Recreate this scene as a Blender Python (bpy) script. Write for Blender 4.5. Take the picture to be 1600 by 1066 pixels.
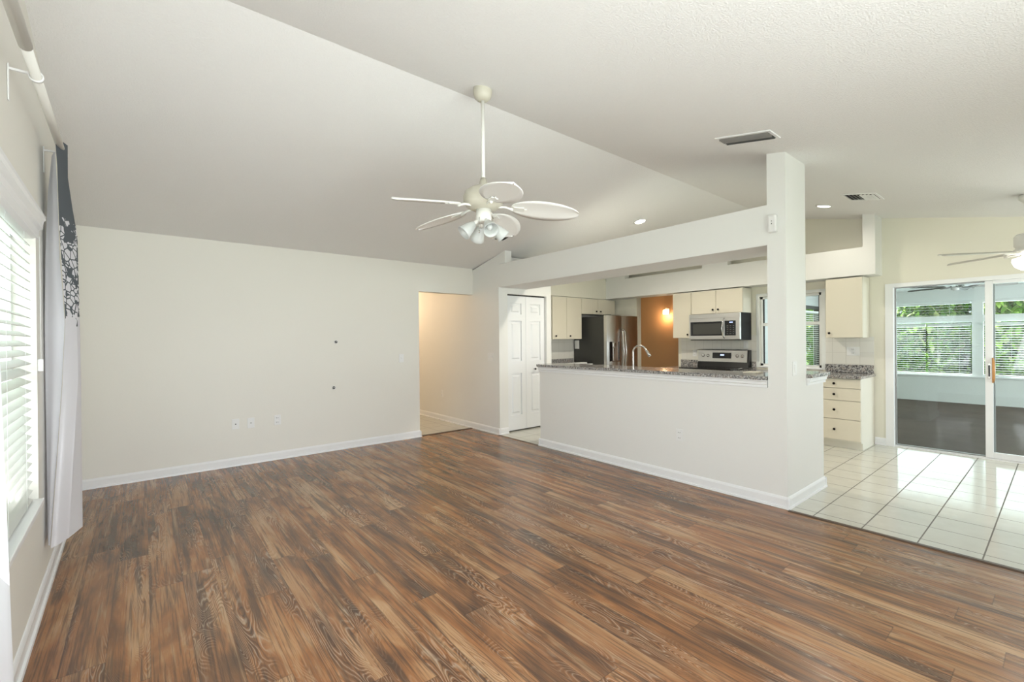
import bpy, bmesh, math, random
from mathutils import Vector, Matrix
for o in list(bpy.data.objects): bpy.data.objects.remove(o, do_unlink=True)
S = bpy.context.scene
COL = S.collection
PI = math.pi
def R(d): return math.radians(d)

# ------------------------------------------------------------------ camera, world, light, exposure
cam = bpy.data.cameras.new('camera'); cam.sensor_width = 36; cam.lens = 36*706.4/1600
cam.clip_start = .02; cam.clip_end = 200
co = bpy.data.objects.new('camera', cam); COL.objects.link(co); S.camera = co
YAW, PIT, ROL = R(39.195), R(-.147), R(-.507)
fw = Vector((math.sin(YAW)*math.cos(PIT), math.cos(YAW)*math.cos(PIT), math.sin(PIT)))
rt = Vector((math.cos(YAW), -math.sin(YAW), 0)); up = rt.cross(fw)
r2 = rt*math.cos(ROL)+up*math.sin(ROL); u2 = -rt*math.sin(ROL)+up*math.cos(ROL)
M = Matrix((r2, u2, -fw)).transposed().to_4x4(); M.translation = (0, 0, 1.38)
co.matrix_world = M

S.view_settings.view_transform = 'Standard'; S.view_settings.look = 'None'
S.view_settings.gamma = 1; S.view_settings.use_curve_mapping = False
S.view_settings.exposure = 0.42

w = bpy.data.worlds.new('sky'); S.world = w; w.use_nodes = True
nt = w.node_tree; bg = nt.nodes['Background']
sky = nt.nodes.new('ShaderNodeTexSky'); sky.sky_type = 'HOSEK_WILKIE'; sky.turbidity = 4; sky.ground_albedo = .4
sky.sun_direction = Vector((.3, .9, 1.6)).normalized()
mx = nt.nodes.new('ShaderNodeMixRGB'); mx.inputs[0].default_value = .75; mx.inputs[2].default_value = (.95, .98, 1, 1)
nt.links.new(sky.outputs[0], mx.inputs[1]); nt.links.new(mx.outputs[0], bg.inputs[0]); bg.inputs[1].default_value = 1.3

def area(name, loc, direction, sx, sy, power, color=(1, 1, 1), spread=180):
    l = bpy.data.lights.new(name, 'AREA'); l.shape = 'RECTANGLE'; l.size = sx; l.size_y = sy; l.energy = power; l.color = color
    l.spread = R(spread)
    o = bpy.data.objects.new(name, l); COL.objects.link(o); o.location = loc
    o.rotation_euler = Vector(direction).to_track_quat('-Z', 'Y').to_euler(); return o
def point(name, loc, power, color, rad=.05):
    l = bpy.data.lights.new(name, 'POINT'); l.energy = power; l.color = color; l.shadow_soft_size = rad
    o = bpy.data.objects.new(name, l); COL.objects.link(o); o.location = loc; return o
sun = bpy.data.lights.new('sun', 'SUN'); sun.energy = 8; sun.angle = R(1); sun.color = (1, .96, .88)
so = bpy.data.objects.new('sun', sun); COL.objects.link(so); so.rotation_euler = Vector((-.3, -.9, -1.6)).to_track_quat('-Z', 'Y').to_euler()
DAY = (.92, .965, 1)
# daylight at the seen windows, plus fill lamps added out of view
area('daylight_left_window', (-.62, 2.45, 1.3), (1, .15, .4), 2.1, 1.35, 26, DAY)
area('fill_near_left', (-.50, -.10, 1.25), (1, .6, .45), 1.75, 1.4, 42, DAY)  # added fill lamp; the opening beside the viewpoint is invented for it
area('fill_back_left', (1.1, -1.32, 1.05), (-.22, 1, .42), 3.0, 1.95, 55, DAY, 125)  # added fill lamp behind the viewpoint, in an invented wide opening
area('fill_back_right', (5.6, -1.32, 1.35), (0, 1, .6), 2.2, 1.3, 18, DAY)  # second added fill lamp behind the viewpoint, its opening invented too
area('daylight_sunroom', (13.3, 1.0, 1.35), (-1, 0, .1), 5.0, 1.5, 110, (.93, .98, 1))
area('fill_sunroom_side', (10.2, -3.45, 1.3), (0, 1, .15), 4.0, 1.5, 210, (.95, .98, 1))  # unseen fill lamp added against the solid end wall to brighten the sunroom

# ------------------------------------------------------------------ materials
def mat(name, color, rough=.5, metal=0, spec=.5, emit=None, es=0, trans=0, alpha=None):
    m = bpy.data.materials.new(name); m.use_nodes = True
    b = m.node_tree.nodes['Principled BSDF']
    b.inputs['Base Color'].default_value = (*color, 1); b.inputs['Roughness'].default_value = rough
    b.inputs['Metallic'].default_value = metal; b.inputs['Specular IOR Level'].default_value = spec
    if emit: b.inputs['Emission Color'].default_value = (*emit, 1); b.inputs['Emission Strength'].default_value = es
    if trans: b.inputs['Transmission Weight'].default_value = trans
    return m
class N:
    def __init__(s, m): s.m = m; s.t = m.node_tree; s.b = s.t.nodes.get('Principled BSDF')
    def n(s, kind, props=None, **inp):
        x = s.t.nodes.new('ShaderNode'+kind)
        for k, v in (props or {}).items(): setattr(x, k, v)
        for k, v in inp.items():
            key = int(k[1:]) if k[0] == 'i' and k[1:].isdigit() else k.replace('_', ' ')
            s.set(x.inputs[key], v)
        return x
    def set(s, sock, v):
        if hasattr(v, 'is_output') or hasattr(v, 'links'): s.t.links.new(v, sock)
        elif hasattr(v, 'outputs'): s.t.links.new(v.outputs[0], sock)
        else: sock.default_value = v
    def math(s, op, a, b=0, c=0):
        x = s.t.nodes.new('ShaderNodeMath'); x.operation = op
        s.set(x.inputs[0], a); s.set(x.inputs[1], b); s.set(x.inputs[2], c); return x.outputs[0]
    def mix(s, f, a, b, mode='MIX'):
        x = s.t.nodes.new('ShaderNodeMixRGB'); x.blend_type = mode
        s.set(x.inputs[0], f)
        for i, v in ((1, a), (2, b)): s.set(x.inputs[i], (*v, 1) if isinstance(v, tuple) and len(v) == 3 else v)
        return x.outputs[0]
    def ramp(s, f, stops):
        x = s.t.nodes.new('ShaderNodeValToRGB'); s.set(x.inputs[0], f)
        e = x.color_ramp.elements
        while len(e) < len(stops): e.new(.5)
        for q, (p, c) in zip(e, stops): q.position = p; q.color = (*c, 1) if len(c) == 3 else c
        return x.outputs[0]
    def noise(s, vec, scale, detail=2, rough=.5, dist=0):
        x = s.n('TexNoise', None, Scale=scale, Detail=detail, Roughness=rough, Distortion=dist)
        if vec is not None: s.set(x.inputs['Vector'], vec)
        return x.outputs['Fac']
    def bump(s, h, strength, dist=.01):
        x = s.n('Bump', None, Strength=strength, Distance=dist); s.set(x.inputs['Height'], h)
        s.t.links.new(x.outputs[0], s.b.inputs['Normal'])
    def pos(s): return s.n('NewGeometry').outputs['Position']
    def obj(s): return s.n('TexCoord').outputs['Object']
    def sep(s, v):
        x = s.n('SeparateXYZ'); s.set(x.inputs[0], v); return x.outputs
    def comb(s, a, b, c):
        x = s.n('CombineXYZ')
        for i, v in enumerate((a, b, c)): s.set(x.inputs[i], v)
        return x.outputs[0]
    def col(s, v): s.set(s.b.inputs['Base Color'], v)

def paint(name, color, bumpy=.12):
    m = mat(name, color, .55, spec=.3); n = N(m)
    n.bump(n.noise(n.pos(), 55, 3), bumpy, .004); return m
WALL = paint('wall_paint', (.83, .81, .75))
WALLY = paint('yellower_wall_paint', (.81, .78, .67))  # even, yellower tone for the right wall and the fridge soffit
WALLW = paint('pale_wall_paint', (.83, .826, .80))
BROWN = paint('brown_paint', (.36, .20, .10))
KNEE = paint('stucco', (.74, .78, .74), .8)
SUNW = paint('sunroom_paint', (.78, .81, .80))
m = mat('popcorn_ceiling', (.76, .755, .73), .9, spec=.1); n = N(m)
a = n.noise(n.pos(), 105, 3, .6); b2 = n.ramp(a, [(.42, (0, 0, 0)), (.62, (1, 1, 1))])
n.bump(b2, .38, .004); n.col(n.mix(n.math('MULTIPLY', a, .5), (.88, .87, .855), (.79, .78, .765))); CEIL = m
TRIM = mat('white_trim', (.88, .885, .89), .3)
WHITE = mat('white_plastic', (.85, .85, .84), .35)
VINYL = mat('white_vinyl', (.80, .82, .80), .35)
CAB = mat('cream_cabinet', (.755, .70, .575), .35)
CABIN = mat('cabinet_side', (.80, .77, .67), .4)
DOORW = mat('door_white', (.84, .85, .86), .35)
KNOB = mat('bronze_knob', (.012, .009, .007), .3, .6)
DARK = mat('dark_gap', (.03, .028, .025), .8)
BLACK = mat('black_plastic', (.012, .012, .013), .3)
BGLASS = mat('black_glass', (.008, .008, .009), .06)
FSIDE = mat('fridge_side_grey', (.055, .055, .05), .45, .2)
CHROME = mat('brushed_nickel', (.62, .60, .57), .22, 1)
m = mat('stainless_steel', (.66, .65, .63), .33, 1); n = N(m)
p = n.sep(n.obj()); v = n.comb(n.math('MULTIPLY', p[0], 4), n.math('MULTIPLY', p[1], 4), n.math('MULTIPLY', p[2], 300))
n.bump(n.noise(v, 1, 2), .08, .002); STEEL = m
FANW = mat('fan_white', (.80, .79, .74), .35)
FANB = mat('fan_motor_cream', (.56, .53, .44), .4)
m = mat('woven_blade', (.82, .81, .76), .5); n = N(m)
p = n.sep(n.obj())
wv = n.math('MULTIPLY', n.math('SINE', n.math('MULTIPLY', p[0], 620)), n.math('SINE', n.math('MULTIPLY', p[1], 620)))
n.bump(wv, .3, .002); n.col(n.mix(n.math('MULTIPLY_ADD', wv, .3, .3), (.93, .92, .89), (.84, .83, .79))); WOVEN = m
FROST = mat('frosted_glass', (.88, .90, .88), .35, trans=.45)
FROST2 = mat('opal_glass_lit', (.9, .88, .82), .3, emit=(1, .95, .88), es=2.5)
GLOW = mat('lamp_glow', (1, 1, 1), .5, emit=(1, .95, .86), es=9)
GLOWW = mat('sconce_glow', (1, .8, .5), .5, emit=(1, .72, .40), es=7)
BLADE2 = mat('fan_blade_pale', (.62, .60, .54), .45)
BLADE3 = mat('fan_blade_dark', (.10, .10, .085), .5)
VENT = mat('vent_metal', (.30, .30, .29), .4, .3)
PAPER = mat('paper', (.85, .85, .83), .6)
CREAM = mat('cream_matte', (.75, .71, .60), .6)
ORANGE = mat('wood_handle', (.62, .30, .10), .4)
LED = mat('display_digits', (.2, .25, .4), .4, emit=(.45, .6, 1), es=1.6)
STRIP = mat('transition_strip', (.10, .065, .045), .4)
GROUND = mat('lawn', (.12, .22, .06), .9)
n = N(GROUND); n.col(n.mix(n.noise(n.pos(), 6, 4), (.07, .15, .03), (.20, .32, .10)))
LEAF = mat('leaf', (.20, .42, .06), .5); n = N(LEAF)
oi = n.n('NewGeometry').outputs['Random Per Island']
n.col(n.ramp(oi, [(0, (.05, .13, .02)), (.45, (.24, .46, .05)), (.85, (.52, .72, .12)), (1, (.80, .60, .46))]))
n.b.inputs['Transmission Weight'].default_value = 0
BARK = mat('bark', (.12, .08, .05), .9)
# glass as thin pane
def glass(name, tint, refl):
    m = bpy.data.materials.new(name); m.use_nodes = True; t = m.node_tree; t.nodes.clear()
    o = t.nodes.new('ShaderNodeOutputMaterial'); tr = t.nodes.new('ShaderNodeBsdfTransparent'); gl = t.nodes.new('ShaderNodeBsdfGlossy')
    tr.inputs[0].default_value = (*tint, 1); gl.inputs['Roughness'].default_value = .02
    mi = t.nodes.new('ShaderNodeMixShader'); mi.inputs[0].default_value = refl
    t.links.new(tr.outputs[0], mi.inputs[1]); t.links.new(gl.outputs[0], mi.inputs[2]); t.links.new(mi.outputs[0], o.inputs[0]); return m
GLASS = glass('window_glass', (.93, .97, .975), .035)
# blinds and curtains let some light through
def cloth(name, color, tf=.4):
    m = mat(name, color, .8, spec=.1); t = m.node_tree; b = t.nodes['Principled BSDF']; o = t.nodes['Material Output']
    tl = t.nodes.new('ShaderNodeBsdfTranslucent'); tl.inputs[0].default_value = (*color, 1)
    mi = t.nodes.new('ShaderNodeMixShader'); mi.inputs[0].default_value = tf
    t.links.new(b.outputs[0], mi.inputs[1]); t.links.new(tl.outputs[0], mi.inputs[2]); t.links.new(mi.outputs[0], o.inputs[0]); return m, tl
SLAT, _ = cloth('blind_slat', (.80, .80, .76), .12)
LINING, _ = cloth('white_lining', (.88, .88, .93), .35)
CURT, tl = cloth('patterned_curtain', (.86, .86, .90), .25)
n = N(CURT); p = n.obj(); ps = n.sep(p)
vq = n.comb(n.math('MULTIPLY', ps[0], 1.0), n.math('MULTIPLY', ps[1], .55), ps[2])
vo = n.n('TexVoronoi', {'feature': 'DISTANCE_TO_EDGE'}, Scale=24.0); n.set(vo.inputs['Vector'], vq)
net = n.math('LESS_THAN', vo.outputs[0], .075)
blob = n.math('GREATER_THAN', n.noise(vq, 14, 2), .56)
fl = n.math('MAXIMUM', net, blob)
zz = n.math('ADD', ps[2], n.math('MULTIPLY', n.math('SUBTRACT', n.noise(vq, 16, 1), .5), .22))
top = n.math('GREATER_THAN', ps[2], 2.10); mid = n.math('GREATER_THAN', zz, 1.52)
dk = n.math('MAXIMUM', top, n.math('MULTIPLY', fl, mid))
cc = n.mix(dk, (.87, .87, .92), (.155, .175, .195)); n.col(cc); n.set(tl.inputs[0], n.mix(dk, (.87, .87, .92), (.02, .03, .04)))

# granite
m = mat('granite', (.5, .5, .5), .12); n = N(m); p = n.pos()
a = n.noise(p, 60, 4, .7); b3 = n.noise(p, 160, 2, .6); c3 = n.noise(p, 22, 3, .6)
g = n.ramp(a, [(.36, (.02, .02, .025)), (.46, (.22, .21, .21)), (.55, (.50, .49, .47)), (.68, (.78, .77, .74))])
g = n.mix(n.ramp(b3, [(.40, (1, 1, 1)), (.46, (0, 0, 0))]), g, (.05, .045, .05))
g = n.mix(n.ramp(c3, [(.5, (0, 0, 0)), (.7, (.5, .5, .5))]), g, (.45, .36, .30)); n.col(g); GRAN = m

# ceramic floor tile
def tilemat(name, c1, c2, grout, sz, ox, oy, rough=.12):
    m = mat(name, c1, rough); n = N(m); p = n.sep(n.pos())
    fx = n.math('FRACT', n.math('DIVIDE', n.math('SUBTRACT', p[0], ox-50*sz), sz))
    fy = n.math('FRACT', n.math('DIVIDE', n.math('SUBTRACT', p[1], oy-50*sz), sz))
    ex = n.math('MINIMUM', fx, n.math('SUBTRACT', 1, fx)); ey = n.math('MINIMUM', fy, n.math('SUBTRACT', 1, fy))
    e = n.math('LESS_THAN', n.math('MINIMUM', ex, ey), .0125)
    ix = n.math('FLOOR', n.math('DIVIDE', n.math('SUBTRACT', p[0], ox-50*sz), sz)); iy = n.math('FLOOR', n.math('DIVIDE', n.math('SUBTRACT', p[1], oy-50*sz), sz))
    wn = n.n('TexWhiteNoise', {'noise_dimensions': '2D'}); n.set(wn.inputs['Vector'], n.comb(ix, iy, 0))
    cl = n.mix(n.noise(n.pos(), 9, 4), c1, c2); cl = n.mix(n.math('MULTIPLY', wn.outputs[0], .25), cl, c2)
    n.col(n.mix(e, cl, grout)); n.set(n.b.inputs['Roughness'], n.math('MULTIPLY_ADD', e, .6, rough))
    n.bump(n.math('MULTIPLY', e, -1), .3, .003); return m
TILE = tilemat('cream_floor_tile', (.74, .73, .66), (.64, .62, .54), (.20, .185, .16), .3025, 4.39, .331)
# wall tile (vertical faces): grid over (y or x) and z
m = mat('white_wall_tile', (.78, .76, .70), .08); n = N(m); p = n.sep(n.pos()); h = n.math('ADD', p[0], p[1])
f1 = n.math('FRACT', n.math('DIVIDE', h, .152)); f2 = n.math('FRACT', n.math('DIVIDE', n.math('SUBTRACT', p[2], 1.02), .152))
e = n.math('LESS_THAN', n.math('MINIMUM', n.math('MINIMUM', f1, n.math('SUBTRACT', 1, f1)), n.math('MINIMUM', f2, n.math('SUBTRACT', 1, f2))), .018)
n.col(n.mix(e, (.80, .78, .72), (.68, .66, .60))); n.bump(n.math('MULTIPLY', e, -1), .3, .002); WTILE = m
# carpet
m = mat('brown_carpet', (.16, .13, .11), .95, spec=.1); n = N(m)
a = n.noise(n.pos(), 3, 3); b4 = n.noise(n.pos(), 250, 2); n.col(n.mix(a, (.10, .08, .068), (.155, .125, .105))); n.bump(b4, .6, .006); CARPET = m

# rustic wood planks running along Y
m = mat('rustic_plank', (.3, .17, .09), .3, spec=.5); n = N(m); p = n.sep(n.pos())
PW, PL = .152, 1.4
rx = n.math('DIVIDE', n.math('ADD', p[0], 20.05), PW); row = n.math('FLOOR', rx); fx = n.math('FRACT', rx)
wr = n.n('TexWhiteNoise', {'noise_dimensions': '1D'}); n.set(wr.inputs['W'], row)
ry = n.math('ADD', n.math('DIVIDE', n.math('ADD', p[1], 20), PL), n.math('MULTIPLY', wr.outputs[0], 7.3)); iy = n.math('FLOOR', ry); fy = n.math('FRACT', ry)
wp = n.n('TexWhiteNoise', {'noise_dimensions': '2D'}); n.set(wp.inputs['Vector'], n.comb(row, iy, 0))
rnd = wp.outputs['Value']; rc = n.sep(wp.outputs['Color'])
off = n.math('MULTIPLY', rnd, 37.0)
def gv(sx, sy): return n.comb(n.math('ADD', n.math('MULTIPLY', p[0], sx), off), n.math('MULTIPLY', p[1], sy), off)
# cathedral rings: contour lines of a stretched field
fld = n.noise(gv(7.0, 1.25), 1, 1.8, .42, .9)
wob = n.noise(gv(60, 14), 1, 2, .5)
fr = n.math('FRACT', n.math('ADD', n.math('MULTIPLY', fld, 34), n.math('MULTIPLY', wob, .5))); tri = n.math('ABSOLUTE', n.math('MULTIPLY_ADD', fr, 2, -1))
fine = n.noise(gv(105, 2.4), 1, 3, .65)
streak = n.noise(gv(19, .95), 1, 4, .65, .4)
big = n.noise(gv(5, 1.3), 1, 3, .6, .5)
base = n.ramp(n.math('ADD', n.math('MULTIPLY', big, .86), n.math('MULTIPLY', rnd, .14)),
    [(.30, (.10, .050, .027)), (.42, (.23, .10, .042)), (.52, (.36, .155, .06)), (.62, (.46, .245, .115)), (.76, (.60, .39, .22))])
base = n.mix(n.math('MULTIPLY', rc[1], .22), base, (.22, .155, .11))
dstk = n.ramp(streak, [(.38, (1, 1, 1)), (.49, (0, 0, 0))])
base = n.mix(n.math('MULTIPLY', dstk, .70), base, (.060, .042, .033))
lstk = n.ramp(streak, [(.56, (0, 0, 0)), (.68, (1, 1, 1))])
base = n.mix(n.math('MULTIPLY', lstk, .5), base, (.56, .38, .22))
ringm = n.ramp(n.noise(gv(6, 1.2), 1, 1.5), [(.46, (.06, .06, .06)), (.62, (1, 1, 1))])
rings = n.ramp(tri, [(.0, (1, 1, 1)), (.34, (0, 0, 0))])
base = n.mix(n.math('MULTIPLY', n.math('MULTIPLY', rings, ringm), .66), base, (.045, .030, .024))
rings2 = n.ramp(tri, [(.62, (0, 0, 0)), (.95, (1, 1, 1))])
base = n.mix(n.math('MULTIPLY', n.math('MULTIPLY', rings2, ringm), .45), base, (.60, .47, .35))
base = n.mix(n.ramp(fine, [(.36, (.62, .62, .62)), (.49, (0, 0, 0))]), base, (.09, .055, .036))
ex = n.math('MINIMUM', fx, n.math('SUBTRACT', 1, fx)); ey = n.math('MINIMUM', fy, n.math('SUBTRACT', 1, fy))
seam = n.math('MAXIMUM', n.math('LESS_THAN', ex, .010), n.math('LESS_THAN', ey, .0016))
n.col(n.mix(n.math('MULTIPLY', seam, .35), base, (.03, .02, .015)))
n.set(n.b.inputs['Roughness'], n.math('MULTIPLY_ADD', fine, .12, .19))
n.bump(n.math('SUBTRACT', n.math('MULTIPLY', fine, .5), seam), .12, .002); WOOD = m

# ------------------------------------------------------------------ mesh helpers
class MB:
    """collects shapes in one mesh; coordinates are given relative to nothing (world) and shifted by -o"""
    def __init__(s, o=(0, 0, 0)):
        s.bm = bmesh.new(); s.o = Vector(o.location if hasattr(o, 'location') else o)
    def box(s, x0, x1, y0, y1, z0, z1, bev=0):
        t = bmesh.new(); bmesh.ops.create_cube(t, size=1)
        for v in t.verts: v.co = Vector(((x0+x1)/2+v.co.x*(x1-x0), (y0+y1)/2+v.co.y*(y1-y0), (z0+z1)/2+v.co.z*(z1-z0)))
        if bev: bmesh.ops.bevel(t, geom=t.edges[:], offset=bev, segments=2, affect='EDGES', profile=.5)
        s.add(t); return s
    def add(s, t, mtx=None):
        me = bpy.data.meshes.new('t')
        if mtx is not None: t.transform(mtx)
        t.normal_update(); t.to_mesh(me); t.free(); s.bm.from_mesh(me); bpy.data.meshes.remove(me); return s
    def prism(s, axis, poly, a, b):
        """poly in the two other axes (in order), extruded along axis from a to b"""
        t = bmesh.new()
        def P(c, k):
            if axis == 'x': return (k, c[0], c[1])
            if axis == 'y': return (c[0], k, c[1])
            return (c[0], c[1], k)
        A = [t.verts.new(P(c, a)) for c in poly]; B = [t.verts.new(P(c, b)) for c in poly]
        t.faces.new(A); t.faces.new(B[::-1]); n_ = len(poly)
        for i in range(n_): t.faces.new((A[i], B[i], B[(i+1) % n_], A[(i+1) % n_]))
        bmesh.ops.recalc_face_normals(t, faces=t.faces[:]); s.add(t); return s
    def tube(s, pts, r, seg=12, cap=True):
        pts = [Vector(p) for p in pts]; t = bmesh.new(); rings = []
        n0 = None
        for i, p in enumerate(pts):
            d = (pts[min(i+1, len(pts)-1)]-pts[max(i-1, 0)]).normalized()
            if n0 is None: n0 = d.orthogonal().normalized()
            n0 = (n0-d*n0.dot(d)).normalized(); b_ = d.cross(n0)
            rr = r[i] if isinstance(r, (list, tuple)) else r
            rings.append([t.verts.new(p+(n0*math.cos(2*PI*k/seg)+b_*math.sin(2*PI*k/seg))*rr) for k in range(seg)])
        for A, B in zip(rings, rings[1:]):
            for k in range(seg): t.faces.new((A[k], A[(k+1) % seg], B[(k+1) % seg], B[k]))
        if cap: t.faces.new(rings[0][::-1]); t.faces.new(rings[-1])
        for f in t.faces: f.smooth = len(f.verts) == 4
        s.add(t); return s
    def lathe(s, prof, c, axis=(0, 0, 1), seg=28, close=False):
        """prof: (radius, height) list; revolved about axis through c"""
        t = bmesh.new(); rings = []
        for r_, h_ in prof:
            rings.append([t.verts.new((r_*math.cos(2*PI*k/seg), r_*math.sin(2*PI*k/seg), h_)) for k in range(seg)] if r_ > 1e-5 else [t.verts.new((0, 0, h_))])
        for A, B in zip(rings, rings[1:]):
            for k in range(seg):
                a0, a1 = A[k % len(A)], A[(k+1) % len(A)]; b0, b1 = B[k % len(B)], B[(k+1) % len(B)]
                vs = []
                for v in (a0, a1, b1, b0):
                    if v not in vs: vs.append(v)
                if len(vs) > 2: t.faces.new(vs)
        for f in t.faces: f.smooth = True
        bmesh.ops.recalc_face_normals(t, faces=t.faces[:])
        q = Vector((0, 0, 1)).rotation_difference(Vector(axis)).to_matrix().to_4x4(); q.translation = Vector(c)
        s.add(t, q); return s
    def build(s, name, m, parent=None, kind=None, label=None):
        s.bm.verts.ensure_lookup_table(); bmesh.ops.translate(s.bm, verts=s.bm.verts[:], vec=-s.o)
        me = bpy.data.meshes.new(name); s.bm.to_mesh(me); s.bm.free(); me.materials.append(m)
        o = bpy.data.objects.new(name, me); COL.objects.link(o)
        if parent: o.parent = parent
        else: o.location = s.o
        if kind: o['kind'] = kind
        if label: o['label'] = label
        return o
def tag(o, label, cat, group=None, kind=None):
    o['label'] = label; o['category'] = cat
    if group: o['group'] = group
    if kind: o['kind'] = kind
    return o
def thing(name, loc, label, cat, group=None, rz=0):
    o = bpy.data.objects.new(name, None); COL.objects.link(o); o.location = loc; o.rotation_euler = (0, 0, rz)
    o.empty_display_size = .1
    return tag(o, label, cat, group)
def struct(name, mb, m, parent=None): return mb.build(name, m, parent, None if parent else 'structure')
def sroot(name, loc=(0, 0, 0), rz=0):
    o = bpy.data.objects.new(name, None); COL.objects.link(o); o.location = loc; o.rotation_euler = (0, 0, rz); o['kind'] = 'structure'; return o

# ------------------------------------------------------------------ plan
YF = 5.865      # far wall
RY, RZ, SL = 2.70, 3.125, .2       # ridge
XP = 4.0        # peninsula / pantry / hall wall face
XR = 7.27       # right wall
YB = -1.2
def cz(y): return RZ-SL*abs(y-RY)
XW0, TW = -.362, .021     # left wall: slightly out of square
def xw(y): return XW0-TW*y

# floors
struct('floor', MB().box(-.75, 3.975, YB-.12, YF+.06, -.12, 0), WOOD)
struct('floor_kitchen', MB().box(3.975, 7.40, YB-.12, 6.05, -.12, .002), TILE)
struct('floor_hall', MB().box(2.6, 3.975, YF+.06, 9.1, -.12, .001), TILE)
struct('floor_entry', MB().box(7.40, 9.35, 3.99, 7.1, -.12, .001), TILE)
struct('floor_sunroom', MB().box(7.40, 13.25, -3.6, 3.99, -.12, -.003), CARPET)
struct('trim_1', MB().prism('y', [(3.945, 0), (3.952, .007), (3.978, .007), (3.99, .001)], YB, 1.40), STRIP)
struct('trim_2', MB().prism('y', [(3.965, 0), (3.972, .007), (3.99, .007), (4.0, .001)], 4.36, 5.19), STRIP)
struct('trim_3', MB().box(3.07, 3.98, YF+.01, YF+.06, 0, .007), STRIP)

# ceiling
th = .12
c = MB()
c.prism('x', [(YB-.15, cz(YB-.15)), (RY, RZ), (RY, RZ+th), (YB-.15, cz(YB-.15)+th)], -.62, 7.42)
c.prism('x', [(RY, RZ), (6.07, cz(6.07)), (6.07, cz(6.07)+th), (RY, RZ+th)], -.62, 7.42)
struct('ceiling', c, CEIL)

# far wall with the hall opening
EA = cz(YF)
c = MB(); c.box(-.60, 3.065, YF, YF+.12, 0, EA).box(3.065, XP, YF, YF+.12, 2.09, EA); struct('wall_far', c, WALL)
# left wall (turned by TW) with window opening; local frame: x into the room, y along the wall
LW = Matrix.Translation((XW0, 0, 0)) @ Matrix.Rotation(TW, 4, 'Z')
WY0, WY1, WZ0, WZ1 = 1.15, 3.42, .55, 2.0
c = MB()
def gab(y0, y1, z0):
    pts = [(y0, z0), (y1, z0), (y1, cz(y1))]
    if y0 < RY < y1: pts.append((RY, RZ))
    pts.append((y0, cz(y0))); return pts
c.prism('x', gab(YB-.1, -1.0, 0), -.13, 0); c.prism('x', gab(-1.0, .80, WZ1), -.13, 0); c.box(-.13, 0, -1.0, .80, 0, WZ0); c.prism('x', gab(.80, WY0, 0), -.13, 0); c.prism('x', gab(WY1, 5.86, 0), -.13, 0)  # includes an unseen opening near the viewpoint, added for a fill lamp
c.prism('x', gab(WY0, WY1, WZ1), -.13, 0); c.box(-.13, 0, WY0, WY1, 0, WZ0)
o = struct('wall_left', c, WALL); o.location = (XW0, 0, 0); o.rotation_euler = (0, 0, TW)
# back wall (behind the viewpoint): two unseen openings, added to let fill light in
c = MB(); zb = cz(YB)
c.box(-.5, -.4, YB-.12, YB, 0, zb).box(-.4, 2.6, YB-.12, YB, 2.05, zb).box(2.6, 4.5, YB-.12, YB, 0, zb).box(4.5, 6.7, YB-.12, YB, 0, .7)
c.box(4.5, 6.7, YB-.12, YB, 2.0, zb).box(6.7, XR, YB-.12, YB, 0, zb); struct('wall_back', c, WALL)
# right wall: sliding door, kitchen window, passage to the entry
c = MB(); X0, X1 = XR, XR+.13
SLY0, SLY1, SLZ = -.45, 1.40, 2.0
KY0, KY1, KZ0, KZ1 = 2.14, 2.95, .95, 2.0
PY0, PY1, PZ = 4.30, 5.155, 2.16
c.prism('x', gab(YB-.1, SLY0, 0), X0, X1); c.prism('x', gab(SLY0, SLY1, SLZ), X0, X1); c.prism('x', gab(SLY1, KY0, 0), X0, X1)
c.prism('x', gab(KY0, KY1, KZ1), X0, X1); c.box(X0, X1, KY0, KY1, 0, KZ0); c.prism('x', gab(KY1, PY0, 0), X0, X1)
c.prism('x', gab(PY0, PY1, PZ), X0, X1); c.prism('x', gab(PY1, 6.05, 0), X0, X1); struct('wall_right', c, WALLY)
# kitchen end wall behind fridge
struct('wall_kitchen', MB().box(4.12, XR, 5.93, 6.05, 0, cz(6.0)), WALL)
# hall wall / pantry walls
c = MB(); zt = cz(5.05)
c.prism('x', [(5.2, 0), (9.0, 0), (9.0, 2.45), (5.95, 2.45), (5.05, zt), (5.05, 2.48), (5.2, 2.48)], XP, XP+.12)
c.box(XP+.12, 4.16, 5.2, 5.31, 0, 2.06).box(4.95, 5.05, 5.2, 5.31, 0, 2.06).box(XP+.12, 5.05, 5.2, 5.31, 2.06, 2.145)
c.prism('y', [(XP+.12, 2.145), (5.05, 2.145), (5.05, cz(5.31)), (XP+.12, cz(5.31))], 5.2, 5.31)
c.box(4.95, 5.05, 5.31, 6.05, 0, cz(6.05)); struct('wall_pantry', c, WALLW)
# header beam over the bar, textured underside
HB, HT = 2.150, 2.475
o = struct('wall_header', MB().box(XP, 4.53, 1.56, 5.2, HB, HT), WALLW)
struct('trim_4', MB().box(XP+.004, 4.526, 1.565, 5.195, HB-.006, HB), CEIL)
# column and half walls
c = MB(); c.prism('x', [(1.42, 0), (1.56, 0), (1.56, cz(1.56)), (1.42, cz(1.42))], XP, 4.432)
struct('wall_column', c, WALLW)
c = MB(); c.box(XP, XP+.12, 1.56, 4.335, 0, .965); c.box(4.432, 4.86, 1.42, 1.56, 0, .965); struct('wall_peninsula', c, WALLW)
# cap mouldings under the granite
def capprof(d): return [(0, .962), (.012, .965), (.012, .985), (.022, .992), (.022, 1.012), (.032, 1.018), (.032, 1.028), (-.10, 1.028), (-.10, .962)]
c = MB(); c.prism('y', [(XP-a_, z_) for a_, z_ in capprof(0)], 1.565, 4.35)
c.prism('x', [(1.42-a_, z_) for a_, z_ in capprof(0)], 4.436, 4.885); struct('trim_5', c, TRIM)
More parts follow.
